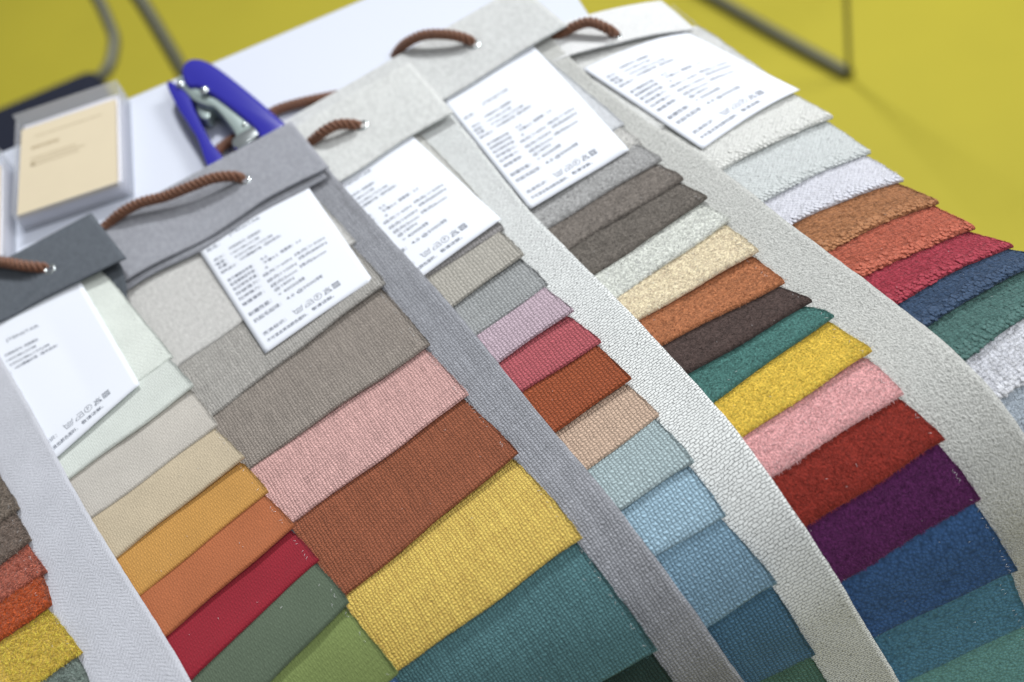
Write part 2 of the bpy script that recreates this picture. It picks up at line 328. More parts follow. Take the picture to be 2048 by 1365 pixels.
def swatch(b, root, spec, prev, tA, last=False):
    """one cloth sample: a sheet with a folded lower hem, lying on the next one"""
    COUNT[0] += 1; sd = COUNT[0]
    (tl, sl, tr, sr), col, kind, lift, label = spec
    k = (sr - sl) / max(tr - tl, 20); k = max(-.12, min(.22, k))
    step = 1.5
    t = np.arange(tA, tr + .01, step); t = np.append(t[:-1], tr)
    wav = (.5 + .4 * math.sin(sd * 5.1)) * np.sin(t / 23 + sd * 1.7) + .4 * np.sin(t / 9 + sd * 2.9)
    sb = sl + (t - tl) * k + (0 if tr - tl < 20 else 0) + wav * .8
    if tr - tl < 20: sb = sr + (t - tr) * .03 + wav * .5
    lf = np.interp(t, [tA, (tA + tr) / 2, tr], lift if len(lift) == 3 else [lift[0], (lift[0] + lift[1]) / 2, lift[1]])
    lf = lf + np.interp(t, [tA, max(tA + 1, tr - 105), max(tA + 2, tr - 60), tr - 8, tr], [0, .2, 1.1, 1.9, 2.5]) * (.8 + .45 * math.sin(sd * 3.3)) * b['loft'] * (1 if float(sb.max()) > b['labs'] else 0)
    sb = sb + .8 * np.maximum(lf - .4, 0)
    stp = prev(t)
    r = {'velvet': 1.55, 'pile': 1.7, 'chenille': 1.8, 'diamond': 1.7, 'pebble': 1.4}.get(kind, 1.25)
    n = max(10, int(np.max(sb - stp) / step))
    q = np.linspace(0, 1, n)[:, None]
    S = stp[None] + q * (sb - stp - r)[None]
    top = 1.9 + (1.9 + lf)[None] * q ** 1.5 - (.35 * np.clip((q - .86) / .14, 0, 1) ** 2)
    top = top + .55 * vnoise(t[None] / 17 + 0 * q, S / 13, sd) * (q ** .5) + .35 * np.sin(np.pi * q) * np.sin(t / 31 + sd)[None]
    if kind in ('chenille', 'diamond', 'pile', 'velvet'):
        amp, fr = {'chenille': (.75, 1.9), 'diamond': (.6, 1.9), 'pile': (.6, 1.5), 'velvet': (.3, 1.3)}[kind]
        top = top + amp * vnoise((t[None] + 0 * q) / fr, S / fr, sd + 200)
    hemline = np.clip((S - (sb - 6.5)[None]) / 1.5, 0, 1); top = top + .22 * hemline     # the turned-up hem under the cloth
    rows_s = [S]; rows_h = [top]; rows_v = [S]
    eh = top[-1]; lastS = S[-1]
    for a in (22, 45, 68, 90, 112, 135, 158, 180):
        jit = .22 * vnoise(t / 1.4, np.full_like(t, a / 30), sd + 77)
        rows_s.append((lastS + (r + jit) * math.sin(rad(a)))[None]); rows_h.append((eh - r + (r + jit) * math.cos(rad(a)))[None]); rows_v.append((lastS + r * rad(a))[None])
    for dd in (3, 7, 12):
        rows_s.append((lastS - dd)[None]); rows_h.append((eh - 2 * r - .05 * dd)[None]); rows_v.append((lastS + r * math.pi + dd)[None])
    S = np.concatenate(rows_s); Hh = np.concatenate(rows_h); Vv = np.concatenate(rows_v)
    T = np.repeat(t[None], len(S), 0)
    jr = .5 * vnoise(S[:, -1] / 1.7, S[:, -1] * 0, sd + 5) + .5 * vnoise(S[:, -1] / 7, S[:, -1] * 0, sd + 6); T = T.copy(); T[:, -1] += jr; T[:, -2] += jr * .5
    ptr = b.get('ptr', tr); b['ptr'] = tr        # the side follows the sample above
    xq = np.clip(1 - (S - stp[-1] - 15) / max(sb[-1] - stp[-1] - 15, 1), 0, 1.6)
    T += ((T - tA) / (tr - tA)) ** 6 * ((ptr - tr) * np.minimum(xq, 1) - b['loft'] * 2.6 * np.minimum(xq, 1) ** 1.5 - 11 * np.maximum(xq - 1, 0))
    P = warp(b, T, S, Hh); UV = np.stack([T + sd * 61.3, Vv + sd * 23.9], -1)
    K = len(t); R = n
    colr = np.arange(R) * K + K - 1; low = warp(b, T[:R, -1] - .15, S[:R, -1], np.maximum(Hh[:R, -1] - 1.15, .95))
    o = grid_mesh('swatch', P, UV, fabric(col, kind, (sd % 11) + .1), root, [(colr, low)])
    if label: o['label'] = label
    # raised yarn of the cloth itself
    sp, hp = S[:R], Hh[:R]
    def hat(tq, sq):
        j = np.clip(np.searchsorted(t, tq), 1, K - 1); fj = (tq - t[j - 1]) / (t[j] - t[j - 1]); sc = sb[j] * fj + sb[j - 1] * (1 - fj) - r; s_t = stp[j]
        qi = np.clip((sq - s_t) / (sc - s_t), 0, 1) * (R - 1); i0 = np.clip(qi.astype(int), 0, R - 2); fi = qi - i0
        return (hp[i0, j] * (1 - fi) + hp[i0 + 1, j] * fi), sc
    rs = np.random.RandomState(sd); tv = max(tA, (tl if tr - tl > 20 else tr - 60) - 10); smin, smax = float(stp.min()) + 11, float(sb.max())
    if kind in ('chenille', 'diamond'):
        g0 = 1.9 if kind == 'diamond' else 2.05; k0 = np.arange(-90, 90); A_, B_ = np.meshgrid(k0, k0)
        if kind == 'diamond': tq = (A_ - B_) * g0 * .7071 + 135; sq = (A_ + B_) * g0 * .7071 + (smin + smax) / 2
        else: tq = (A_ + .5 * (B_ % 2)) * g0 + 135; sq = B_ * g0 * .86 + (smin + smax) / 2
        jt = .22 if kind == 'diamond' else .42; tq = tq.ravel() + rs.normal(0, jt, tq.size); sq = sq.ravel() + rs.normal(0, jt, sq.size)
        te = np.interp(sq, S[:R, -1], T[:R, -1]); m = (tq > tv) & (tq < te - 1.0) & (sq > smin); tq, sq = tq[m], sq[m]; hq, sc = hat(tq, sq); m = (sq < sc + r * .9) & (sq > sc - (3.4 if kind == 'chenille' else 2.2) + rs.normal(0, 1.8, len(sq))); tq, sq, hq, sc = tq[m], sq[m], hq[m], sc[m]
        over = np.clip((sq - sc) / r, 0, .95); hq = hq - r * (1 - np.sqrt(1 - over ** 2))
        ang = rs.normal(.5 if kind == 'chenille' else .78, .35, len(tq)); rx = g0 * .72 * rs.uniform(.85, 1.15, len(tq)); ry = g0 * .56 * rs.uniform(.85, 1.15, len(tq)); rz = (.38 if kind == 'diamond' else .46) * rs.uniform(.7, 1.2, len(tq))
        L = ICO_V[None] * np.stack([rx, ry, rz], -1)[:, None, :] * (1 + .10 * rs.normal(0, 1, (len(tq), len(ICO_V), 1)))
        ca, sa = np.cos(ang)[:, None], np.sin(ang)[:, None]
        tt_ = tq[:, None] + L[..., 0] * ca - L[..., 1] * sa; ss_ = sq[:, None] + L[..., 0] * sa + L[..., 1] * ca; hh_ = hq[:, None] + .05 + L[..., 2]
        PV = warp(b, tt_, ss_, hh_).reshape(-1, 3); tri = (ICO_F[None] + (np.arange(len(tq)) * len(ICO_V))[:, None, None]).reshape(-1, 3)
        uvp = np.stack([tt_ + rs.uniform(0, 60, len(tq))[:, None], ss_], -1).reshape(-1, 2)
        tri_mesh('knots', PV, tri, uvp, fabric(col, 'fuzz_' + kind, 1.3), o)
    if kind in ('velvet', 'pile', 'chenille', 'diamond'):
        dens, ln, wd = {'velvet': (5.0, 1.1, .15), 'pile': (3.6, 1.9, .24), 'chenille': (4.0, 1.0, .12), 'diamond': (3.0, .9, .12)}[kind]
        nfib = int(dens * (tr - tv) * (smax - smin)); tq = rs.uniform(tv, tr - .1, nfib); sq = rs.uniform(smin, smax, nfib); hq, sc = hat(tq, sq); m = sq < sc + r * .95; tq, sq, hq, sc = tq[m], sq[m], hq[m], sc[m]
        over = np.clip((sq - sc) / r, 0, .97); hq = hq - r * (1 - np.sqrt(1 - over ** 2)); clump = vnoise(tq / 1.6, sq / 1.6, sd + 31) * 2.2; clump2 = vnoise(tq / 1.6 + 9, sq / 1.6 + 5, sd + 32) * 2.2
        dt = ln * (.65 * clump + rs.normal(0, .28, len(tq))); ds = ln * (.4 + .65 * clump2 + rs.normal(0, .28, len(tq)) + over * .5); dh = ln * rs.uniform(.12, .5, len(tq)) * (1 - .8 * over)
        te = np.interp(sq, S[:R, -1], T[:R, -1]); tq = np.minimum(tq, te - rs.uniform(0, .6, len(tq))); hq = hq + (rs.uniform(.1, .6, len(tq)) if kind in ('chenille', 'diamond') else 0)
        a = rs.uniform(0, np.pi, len(tq)); wx, wy = np.cos(a) * wd, np.sin(a) * wd
        P0 = warp(b, tq - wx, sq - wy, hq - .08); P1 = warp(b, tq + wx, sq + wy, hq - .08); P2 = warp(b, tq + dt, sq + ds, hq + dh)
        PV = np.stack([P0, P1, P2], 1).reshape(-1, 3); tri = np.arange(len(PV)).reshape(-1, 3); ru = np.repeat(rs.uniform(0, 200, (len(tq), 1, 2)), 3, 1)
        tri_mesh('pile', PV, tri, ru.reshape(-1, 2), fabric(col, 'fuzz', 1.3), o, False)
    # cut edge: loose fibres, and on some cloths the clear zigzag seam
    V, F = [], []; rnd = random.Random(sd)
    s0, s1 = float(S[0, -1]) + (10 if sd else 0), float(sb[-1])
    def strip(p, qv, wd):
        d = (qv - p); side = d.cross(Vector((0, 0, 1)));  side = (side.normalized() if side.length > 1e-9 else Vector((1, 0, 0))) * wd
        i = len(V); V.extend([p - side, p + side, qv]); F.append((i, i + 1, i + 2))
    nf = {'velvet': 90, 'pile': 110, 'chenille': 90, 'diamond': 80}.get(kind, 80)
    for _ in range(nf):
        if rnd.random() < .6: ss = rnd.uniform(s0, s1); tt = float(np.interp(ss, S[:R, -1], T[:R, -1])); dt, ds = rnd.uniform(.3, 1.2) * (2.0 if rnd.random() < .12 else 1), rnd.uniform(-.9, .9)
        else: tt = rnd.uniform(max(tA, tr - 110), tr); ss = float(np.interp(tt, t, sb)); dt, ds = rnd.uniform(-.5, .5), rnd.uniform(.15, .6)
        hh = float(np.interp(ss, S[:R, -1], Hh[:R, -1])) - rnd.uniform(.1, 1.0)
        a = Vector(warp(b, tt - .3, ss - .1, hh)); c = Vector(warp(b, tt + dt, ss + ds, hh + rnd.uniform(-.4, .7))); strip(a, c, .00012)
    fo = mesh('loose_fibres', V, F, fabric(col, kind), o, False); fo['kind'] = 'stuff'
    uvl = fo.data.uv_layers.new(name='UVMap')
    if b['seam'] and kind not in ('diamond',):
        parts = []; ss = s0 + 1; flip = 1
        while ss < s1 - 1.2:
            if rnd.random() < .22:
                h1 = float(np.interp(ss, S[:R, -1], Hh[:R, -1])) + .12
                a = Vector(warp(b, tr - 4 + flip * rnd.uniform(.2, .9), ss, h1)); c = Vector(warp(b, tr - 4 - flip * rnd.uniform(.2, .9), ss + rnd.uniform(.5, 1.3), h1)); m = (a + c) / 2 + Vector((0, 0, .00022))
                parts.append(tube([a, m, c], .00007, 5))
            ss += 1.25; flip = -flip
        if parts:
            V, F = merge(parts); mesh('clear_seam', V, F, M_nylon, o)['kind'] = 'stuff'
    parts = []
    for _ in range(rnd.randint(1, 4)):
        tq = rnd.uniform(max(tA, tr - 75), tr - 3); sq = rnd.uniform(float(stp[-1]) + 20, float(sb[-1]) - 3) if sb[-1] - stp[-1] > 26 else float(sb[-1]) - 4
        h1 = float(hat(np.array([tq]), np.array([sq]))[0][0]) + .35; a = Vector(warp(b, tq, sq, h1)); an = rnd.uniform(0, 6.28); L = rnd.uniform(.3, 1.5)
        c = Vector(warp(b, tq + L * math.cos(an), sq + L * math.sin(an), h1 + .1)); parts.append(tube([a, (a + c) / 2 + Vector((rnd.uniform(-.3, .3), rnd.uniform(-.3, .3), .2)) / 1000, c], .00007, 5))
    V, F = merge(parts); mesh('lint', V, F, M_nylon, o)['kind'] = 'stuff'
    return lambda tq: np.interp(tq, t, sb) - 15.0
def sheet(name, b, parent, T, S, Hh, mat, thick):
    P = warp(b, T, S, Hh); o = grid_mesh(name, P, np.stack([T, S], -1), mat, parent)
    m = o.modifiers.new('thickness', 'SOLIDIFY'); m.thickness = thick / 1000; m.offset = 1 if P[0, 0, 1] > 1e9 else -1
    return o

def glyphs(txt, size, x_end, x, y):
    """text as flat mesh data in label millimetres, fitted between x and x_end"""
    cu = bpy.data.curves.new('t', 'FONT'); cu.body = txt; cu.size = size; cu.resolution_u = 2; cu.offset = .004 * size
    ob = bpy.data.objects.new('t', cu); C.objects.link(ob); bpy.context.view_layer.update()
    me = bpy.data.meshes.new_from_object(ob.evaluated_get(bpy.context.evaluated_depsgraph_get()))
    V = np.array([v.co[:2] for v in me.vertices]) if len(me.vertices) else np.zeros((0, 2)); F = [tuple(p.vertices) for p in me.polygons]
    bpy.data.objects.remove(ob); bpy.data.curves.remove(cu); bpy.data.meshes.remove(me)
    if len(V):
        w = V[:, 0].max() - V[:, 0].min(); V[:, 0] = (V[:, 0] - V[:, 0].min()) * ((x_end - x) / w) + x; V[:, 1] += y
    return V, F
def poly_line(pts, w, closed=False):
    V, F = [], []; n = len(pts)
    for i in range(n if closed else n - 1):
        a, c = np.array(pts[i], float), np.array(pts[(i + 1) % n], float); d = c - a; L = np.hypot(*d); d /= max(L, 1e-9); nn = np.array([-d[1], d[0]]) * w / 2; e = d * w / 2
        k = len(V); V += [a - nn - e, c - nn + e, c + nn + e, a + nn - e]; F.append((k, k + 1, k + 2, k + 3))
    return np.array(V), F
def care_symbols(y):
    out = []; w = .36; L = lambda pts, cl=False: out.append(poly_line(pts, w, cl))
    x = 23.5; L([(x, y + 4.6), (x + 1.2, y), (x + 5.8, y), (x + 7, y + 4.6)]); L([(x + .4, y + 3.6), (x + 2, y + 3.1), (x + 3.5, y + 3.7), (x + 5, y + 3.1), (x + 6.6, y + 3.6)])
    for k in range(3): L([(x + 2.2 + k * 1.2, y + .8), (x + 2.9 + k * 1.2, y + 2.6)])
    x = 32; L([(x, y), (x + 6.4, y), (x + 5.6, y + 4.2), (x + 2.2, y + 4.2)]); L([(x, y), (x + .8, y + 2.2), (x + 5.9, y + 2.2)]); L([(x + 3, y + .9), (x + 3.8, y + 1.2)])
    x = 42.4; L([(x + 2.7 * math.cos(a * .4488), y + 2.3 + 2.7 * math.sin(a * .4488)) for a in range(14)], True)
    out.append(glyphs('P', 3.6, x + .9, x - .8, y + 1.1))
    x = 47; L([(x, y), (x + 5.6, y), (x + 2.8, y + 4.7)], True); L([(x + .4, y + 4.2), (x + 5.2, y + .2)]); L([(x + 5.2, y + 4.2), (x + .4, y + .2)])
    x = 54.3; L([(x, y), (x + 4.8, y), (x + 4.8, y + 4.4), (x, y + 4.4)], True); L([(x, y), (x + 4.8, y + 4.4)]); L([(x, y + 4.4), (x + 4.8, y)])
    L([(x + 2.4 + 1.7 * math.cos(a * .5236), y + 2.2 + 1.7 * math.sin(a * .5236)) for a in range(12)], True)
    return [(np.stack([40 + (V[:, 0] - 40) * .86, y + (V[:, 1] - y) * .86], -1) if len(V) else V, F) for V, F in out]
ROWS_TOP = [('JTENSTAR', 3.4, 19.4, 40, 94.5), ('品名：', 3.0, 3.7, 12.3, 91.6), ('仿棉麻系列  绒感面料', 2.6, 15, 36, 83.8), ('成分：', 2.7, 4, 11.2, 81.6),
            ('145CM±2CM', 2.6, 14.5, 33, 79.4), ('幅宽：', 2.7, 3.6, 10.6, 77.6), ('320G/M±15G/M', 2.6, 15, 40, 75.2), ('克重：', 2.7, 3.6, 10.6, 74), ('100%聚酯纤维（面布底布）', 2.6, 17, 44, 71.2), ('面料成分：', 2.7, 3.7, 14.3, 69.8)]
ROWS_MID = [('耐干摩擦色牢度：', 2.8, 4.6, 21.7, 61.4), ('4-5', 2.7, 26.6, 31, 62), ('耐湿摩擦色牢度：', 2.8, 4.5, 21.4, 57.3), ('干摩4-5', 2.7, 27, 36.6, 58.2), ('湿摩擦：3-4', 2.7, 38.3, 52, 58.6),
            ('耐日晒色牢度：', 2.8, 4.4, 21, 53), ('4', 2.7, 26, 28, 54), ('撕破强力：', 2.8, 4.2, 20, 48.6), ('经向＞60N', 2.8, 22.7, 41.8, 49.4), ('纬向＞50N', 2.8, 44.2, 64, 50),
            ('拉伸强力：', 2.8, 4, 19, 44), ('经向1100N', 3.0, 23, 42.4, 43.6), ('纬向880N', 3.0, 45, 63.5, 45.6), ('接缝滑移：', 3.0, 4, 18.6, 38.8), ('经向3mm', 3.0, 23.1, 40.6, 38.8), ('纬向6mm', 3.0, 43, 60.4, 39.6), ('@180N', 2.9, 23.5, 36.8, 34.9),
            ('耐磨性能：', 3.3, 4.1, 19.3, 29.6), ('> 40000转', 3.2, 24.2, 42, 30), ('抗起毛起球：', 3.3, 4.4, 22.9, 23.4), ('4.0 @5000转', 3.2, 26.6, 51, 23.8)]
ROWS_END = [('洗涤标识：', 3.0, 4.8, 20.3, 11.2), ('不可混合其他颜色面料，', 2.8, 4.9, 32, 5.4), ('敬请谅解。', 2.8, 35.2, 49.8, 5.6)]
_cache = {}
VARY = {1: {'145CM±2CM': '140CM±2CM', '320G/M±15G/M': '330G/M±15G/M'}, 2: {}, 3: {'纬向880N': '纬向800N', '经向1100N': '经向1600N'}, 4: {'> 40000转': '> 45000转', '经向1100N': '经向1500N', '320G/M±15G/M': '410G/M±15G/M'}, 5: {'> 40000转': '> 50000转', '纬向880N': '纬向900N', '145CM±2CM': '142CM±2CM'}}
def label_print(full, k):
    rows = ROWS_TOP + (ROWS_MID if full else []) + ROWS_END; out = []
    for t, s, x, xe, y in rows:
        key = (VARY[k].get(t, t), s, x, xe, y)
        if key not in _cache: _cache[key] = glyphs(key[0], s, xe, x, y)
        out.append(_cache[key])
    if 'sym' not in _cache: _cache['sym'] = care_symbols(10.8)
    return out + _cache['sym']
def label_card(b, root, quad, full, hts, dy=0.0, label=None):
    """hanging paper label; quad = corners TL TR BR BL in book mm; hts = heights there"""
    Q = np.array(quad, float); Ht = np.array(hts, float)
    def pos(x, yb, add=0.0):     # x from the left, yb from the lower edge, in mm
        u = x / 73.0; Lv = .5 * (np.hypot(*(Q[0] - Q[3])) + np.hypot(*(Q[1] - Q[2]))); w = 1 - yb / Lv
        u = np.asarray(u)[..., None]; w = np.asarray(w)[..., None]
        p = (Q[0] * (1 - u) + Q[1] * u) * (1 - w) + (Q[3] * (1 - u) + Q[2] * u) * w
        h = ((Ht[0] * (1 - u) + Ht[1] * u) * (1 - w) + (Ht[3] * (1 - u) + Ht[2] * u) * w)[..., 0]
        h = h + .8 * np.sin(np.pi * np.clip(w[..., 0], 0, 1)) * np.abs(np.sin(u[..., 0] * 3 + b['az'])) + .9 * np.clip(w[..., 0] - .75, 0, 1) * 4 * np.abs(np.sin(u[..., 0] * 2.1 + b['t0'])) + add
        return p[..., 0], p[..., 1], h, Lv
    Lv = pos(0., 0.)[3]
    X, Y = np.meshgrid(np.linspace(0, 73, 26), np.linspace(Lv + 9, 0, 34))
    t, s, h, _ = pos(X, Y); h = np.where(Y > Lv - 1, np.minimum(h, 4.6), h)
    o = sheet('label', b, root, t, s, h, M_paper, .25)
    o['label'] = label or 'white printed label'
    parts = []
    for V, F in label_print(full, b['id']):
        if not len(V): continue
        if V[:, 1].max() + dy > Lv - .5: continue
        t, s, h, _ = pos(V[:, 0], V[:, 1] + dy, .10); parts.append((warp(b, t, s, h), F))
    V, F = merge(parts); mesh('print', V, F, M_ink, o, False)['kind'] = 'stuff'
    return o
def eyelet(b, parent, t, s, h, r=4.2):
    bm = bmesh.new(); n, m = 28, 10; c = Vector(warp(b, t, s, h)); ex = (Vector(warp(b, t + 1, s, h)) - c).normalized(); ey = (Vector(warp(b, t, s + 1, h)) - c).normalized(); ez = ey.cross(ex).normalized()
    if ez.z < 0: ez = -ez
    V, F = [], []
    for i in range(n):
        a = 2 * math.pi * i / n
        for j in range(m):
            q = 2 * math.pi * j / m; rr = r - 1.1 + 1.1 * math.cos(q)
            V.append(c + (ex * math.cos(a) * rr + ey * math.sin(a) * rr + ez * (.75 * math.sin(q) + .3)) / 1000)
    for i in range(n):
        for j in range(m): F.append((i * m + j, ((i + 1) % n) * m + j, ((i + 1) % n) * m + (j + 1) % m, i * m + (j + 1) % m))
    bm.free(); mesh('eyelet', V, F, M_bright, parent)
    k = len(V := []); R = 16
    V = [c + (ex * math.cos(i * 2 * math.pi / R) + ey * math.sin(i * 2 * math.pi / R)) * (r - 1.6) / 1000 + ez * .00015 for i in range(R)]
    mesh('eyelet_hole_shade', V, [tuple(range(R))], M_dark, parent, False)  # flat black disc, painted stand-in for the shade inside the ring
M_dark = plain('hole_shade_black', (14, 12, 12), .9, 0, .1, .1, 50)
def cord(root, pts, dia):
    P = resample(catmull([Vector(p) / 1000 for p in pts], 24), .0006); T, N = frames(P); e = empty('cord'); e.parent = root
    e['label'] = 'twisted brown cord'
    pitch = dia * 1.42 / 1000; R = dia / 1000
    for k in range(3):
        path = []
        for i, p in enumerate(P):
            a = 2 * math.pi * (i * .0006 / pitch + k / 3); b_ = T[i].cross(N[i]); path.append(p + (N[i] * math.cos(a) + b_ * math.sin(a)) * R * .3)
        V, F = tube(path, R * .2, 10); mesh('strand', V, F, M_rope, e)
    return e
def header(b, root, L, Rr, mat, gap=.0, lip=1.4, wob=.6, under=0):
    """top band folded over the swatches; L/Rr = (t, s_top, s_bottom)"""
    t = np.arange(L[0], Rr[0] + .01, 2.0); t[-1] = Rr[0]; f = (t - L[0]) / (Rr[0] - L[0])
    st = L[1] + (Rr[1] - L[1]) * f; sb = L[2] + (Rr[2] - L[2]) * f + wob * np.sin(t / 13)
    rows = []; n = 30; q = np.linspace(1, 0, n)
    for k in q:
        s = st + 2.6 + (sb - st - 2.6) * k
        h = 5.0 + lip * k ** 3 * (.6 + .4 * np.sin(t / 19 + b['az'])) + .5 * vnoise(t / 14, s / 14, int(b['az'] * 9)) + .55 * np.sin(k * 3.1) * np.sin(t / 24 + 1.3)
        rows.append((s, h))
    for a in (30, 60, 90, 120, 150, 180): rows.append((st + 2.6 - 2.6 * math.sin(rad(a)), 2.9 + 2.4 * math.cos(rad(a)) + 0 * t))
    rows.append((st + 12, .5 + 0 * t)); rows.append((st + 26, .5 + 0 * t))
    cr = 1.1 * np.exp(-((t - EYE_T[0] + 22) / 26) ** 2)      # pull crease below the cord
    rows = [(s_, h_ - cr * np.exp(-((s_ - EYE_T[1] - 7 + (t - EYE_T[0]) * .12) / 3.2) ** 2) * (1 if i_ < n else 0)) for i_, (s_, h_) in enumerate(rows)]
    S = np.array([r[0] for r in rows]); Hh = np.array([r[1] for r in rows]); T = np.repeat(t[None], len(S), 0)
    o = sheet('header', b, root, T, S, Hh, mat, 1.0); o['label'] = 'folded cloth header band'
    if under:                                   # lower ply of the fold, showing below the lip
        q = np.linspace(0, 1, 12)[:, None]; S2 = (st + 14)[None] + (sb + under + .8 * np.sin(t / 11) - st - 14)[None] * q; T2 = np.repeat(t[None], 12, 0)
        sheet('lower_ply', b, o, T2[:, :-2], S2[:, :-2], (4.35 + .5 * q + 0 * T2)[:, :-2], mat, .7)
    return o
def backing(b, root, s0, s1, tL, tR, mat, wav=1.0, dev=None):
    t = np.append(np.arange(tL, tR - .5, 2.5), tR); n = int((s1 - float(np.min(s0(t)))) / 2.5); T = np.repeat(t[None], n, 0); S = s0(t)[None] + (s1 - s0(t))[None] * np.linspace(0, 1, n)[:, None]
    f = (T - tL) / (tR - tL)
    T = T + f ** 4 * (wav * np.sin(S / 37 + b['az']) + .35 * vnoise(S / 4, S * 0, 3))
    if dev: T = T + f ** 3 * np.interp(S, [d[0] for d in dev], [d[1] for d in dev])
    Hh = .9 + 1.1 * vnoise(T / 19, S / 22, int(b['az'] * 7)) * f ** 3 + f ** 6 * .7 + .5 * f ** 5 * np.sin(S / 41 + b['t0'])
    o = sheet('backing', b, root, T, S, Hh, mat, .8); o['label'] = 'long backing cloth strip'
    return o

BOOKS = {
 0: dict(az=16.35, t0=-482.5, seam=1, loft=1.0, sw=[(139.7, 231.6, 150.4, 234.1), (130.0, 255.5, 148.0, 257.9), (120.6, 278.6, 147.5, 282.1), (112.4, 298.7, 142.2, 300.4), (118.1, 333.0, 144.2, 336.0), (113.5, 363.6, 139.6, 368.8)]),
 1: dict(az=16.95, t0=-402.4, seam=1, loft=.9, sw=[(155.6, 205.2, 178.2, 206.0), (98.0, 231.0, 177.8, 234.4), (97.2, 262.9, 175.4, 267.9), (97.2, 294.2, 176.5, 297.1), (96.7, 323.8, 176.0, 323.2), (95.4, 352.5, 176.1, 350.8), (96.0, 380.2, 175.6, 376.0), (126.3, 404.8, 175.7, 402.3), (126.6, 437.7, 175.6, 435.8), (126.6, 468, 175, 466)]),
 2: dict(az=12.32, t0=-253.9, seam=1, loft=1.15, sw=[(48.1, 222.5, 167.9, 222.4), (52.3, 267.9, 166.4, 262.2), (55.0, 314.3, 164.7, 316.4), (57.8, 359.1, 164.2, 358.4), (63.0, 411.9, 165.5, 405.3), (64.1, 452.6, 166.1, 456.0), (132.1, 504.4, 166.4, 505.6), (120.5, 575.7, 162.3, 573.8)]),
 3: dict(az=9.77, t0=-160.2, seam=0, loft=.9, sw=[(105.6, 246, 157, 246), (105.6, 273.9, 156.3, 275.0), (105.7, 301.7, 155.5, 299.0), (106.9, 328.3, 155.6, 326.4), (109.8, 351.2, 156.3, 350.5), (111.5, 375.8, 157.7, 376.4), (112.4, 405.8, 157.1, 405.5), (113.4, 435.3, 156.7, 432.8), (114.8, 459.1, 155.7, 460.6), (117.0, 483.2, 154.3, 485.0), (120.0, 517.1, 158.2, 517.0), (127.3, 564.5, 156.8, 564.5), (124.5, 638.1, 155.3, 639.6)]),
 4: dict(az=11.53, t0=-77.0, seam=1, loft=1.1, sw=[(87.9, 246.9, 160.3, 254.5), (87.7, 266.7, 159.0, 274.8), (87.0, 286.9, 158.9, 293.7), (86.0, 309.0, 159.3, 313.5), (85.8, 332.9, 160.1, 333.6), (86.0, 354.0, 159.8, 355.8), (85.6, 373.7, 157.1, 382.1), (86.2, 395.0, 154.5, 407.1), (85.6, 417.4, 156.6, 425.3), (84.6, 438.7, 158.8, 440.2), (88.6, 463.2, 158.4, 467.0), (84.8, 484.0, 156.8, 489.2), (86.1, 507.8, 158.8, 511.0), (85.8, 538.7, 159.0, 541.1), (83.2, 584.0, 159.9, 583.7), (87.5, 629.2, 154, 631.3), (84, 680, 152, 683)]),
 5: dict(az=9.7, t0=15.1, seam=0, loft=1.1, drop=1, sw=[(101.7, 265.6, 171.9, 260.9), (99.0, 316.2, 176.9, 309.4), (101.0, 348.8, 175.2, 346.6), (103.7, 371.7, 174.7, 374.6), (105.3, 399.1, 179.2, 396.9), (110.5, 423.6, 181.6, 422.6), (112.8, 446.4, 189.2, 441.5), (114.5, 466.3, 200, 456), (116.7, 489.3, 199.4, 479.4), (117.8, 511.3, 190, 512), (120.5, 535.2, 190, 540)]),
}
Z = (0, 0)
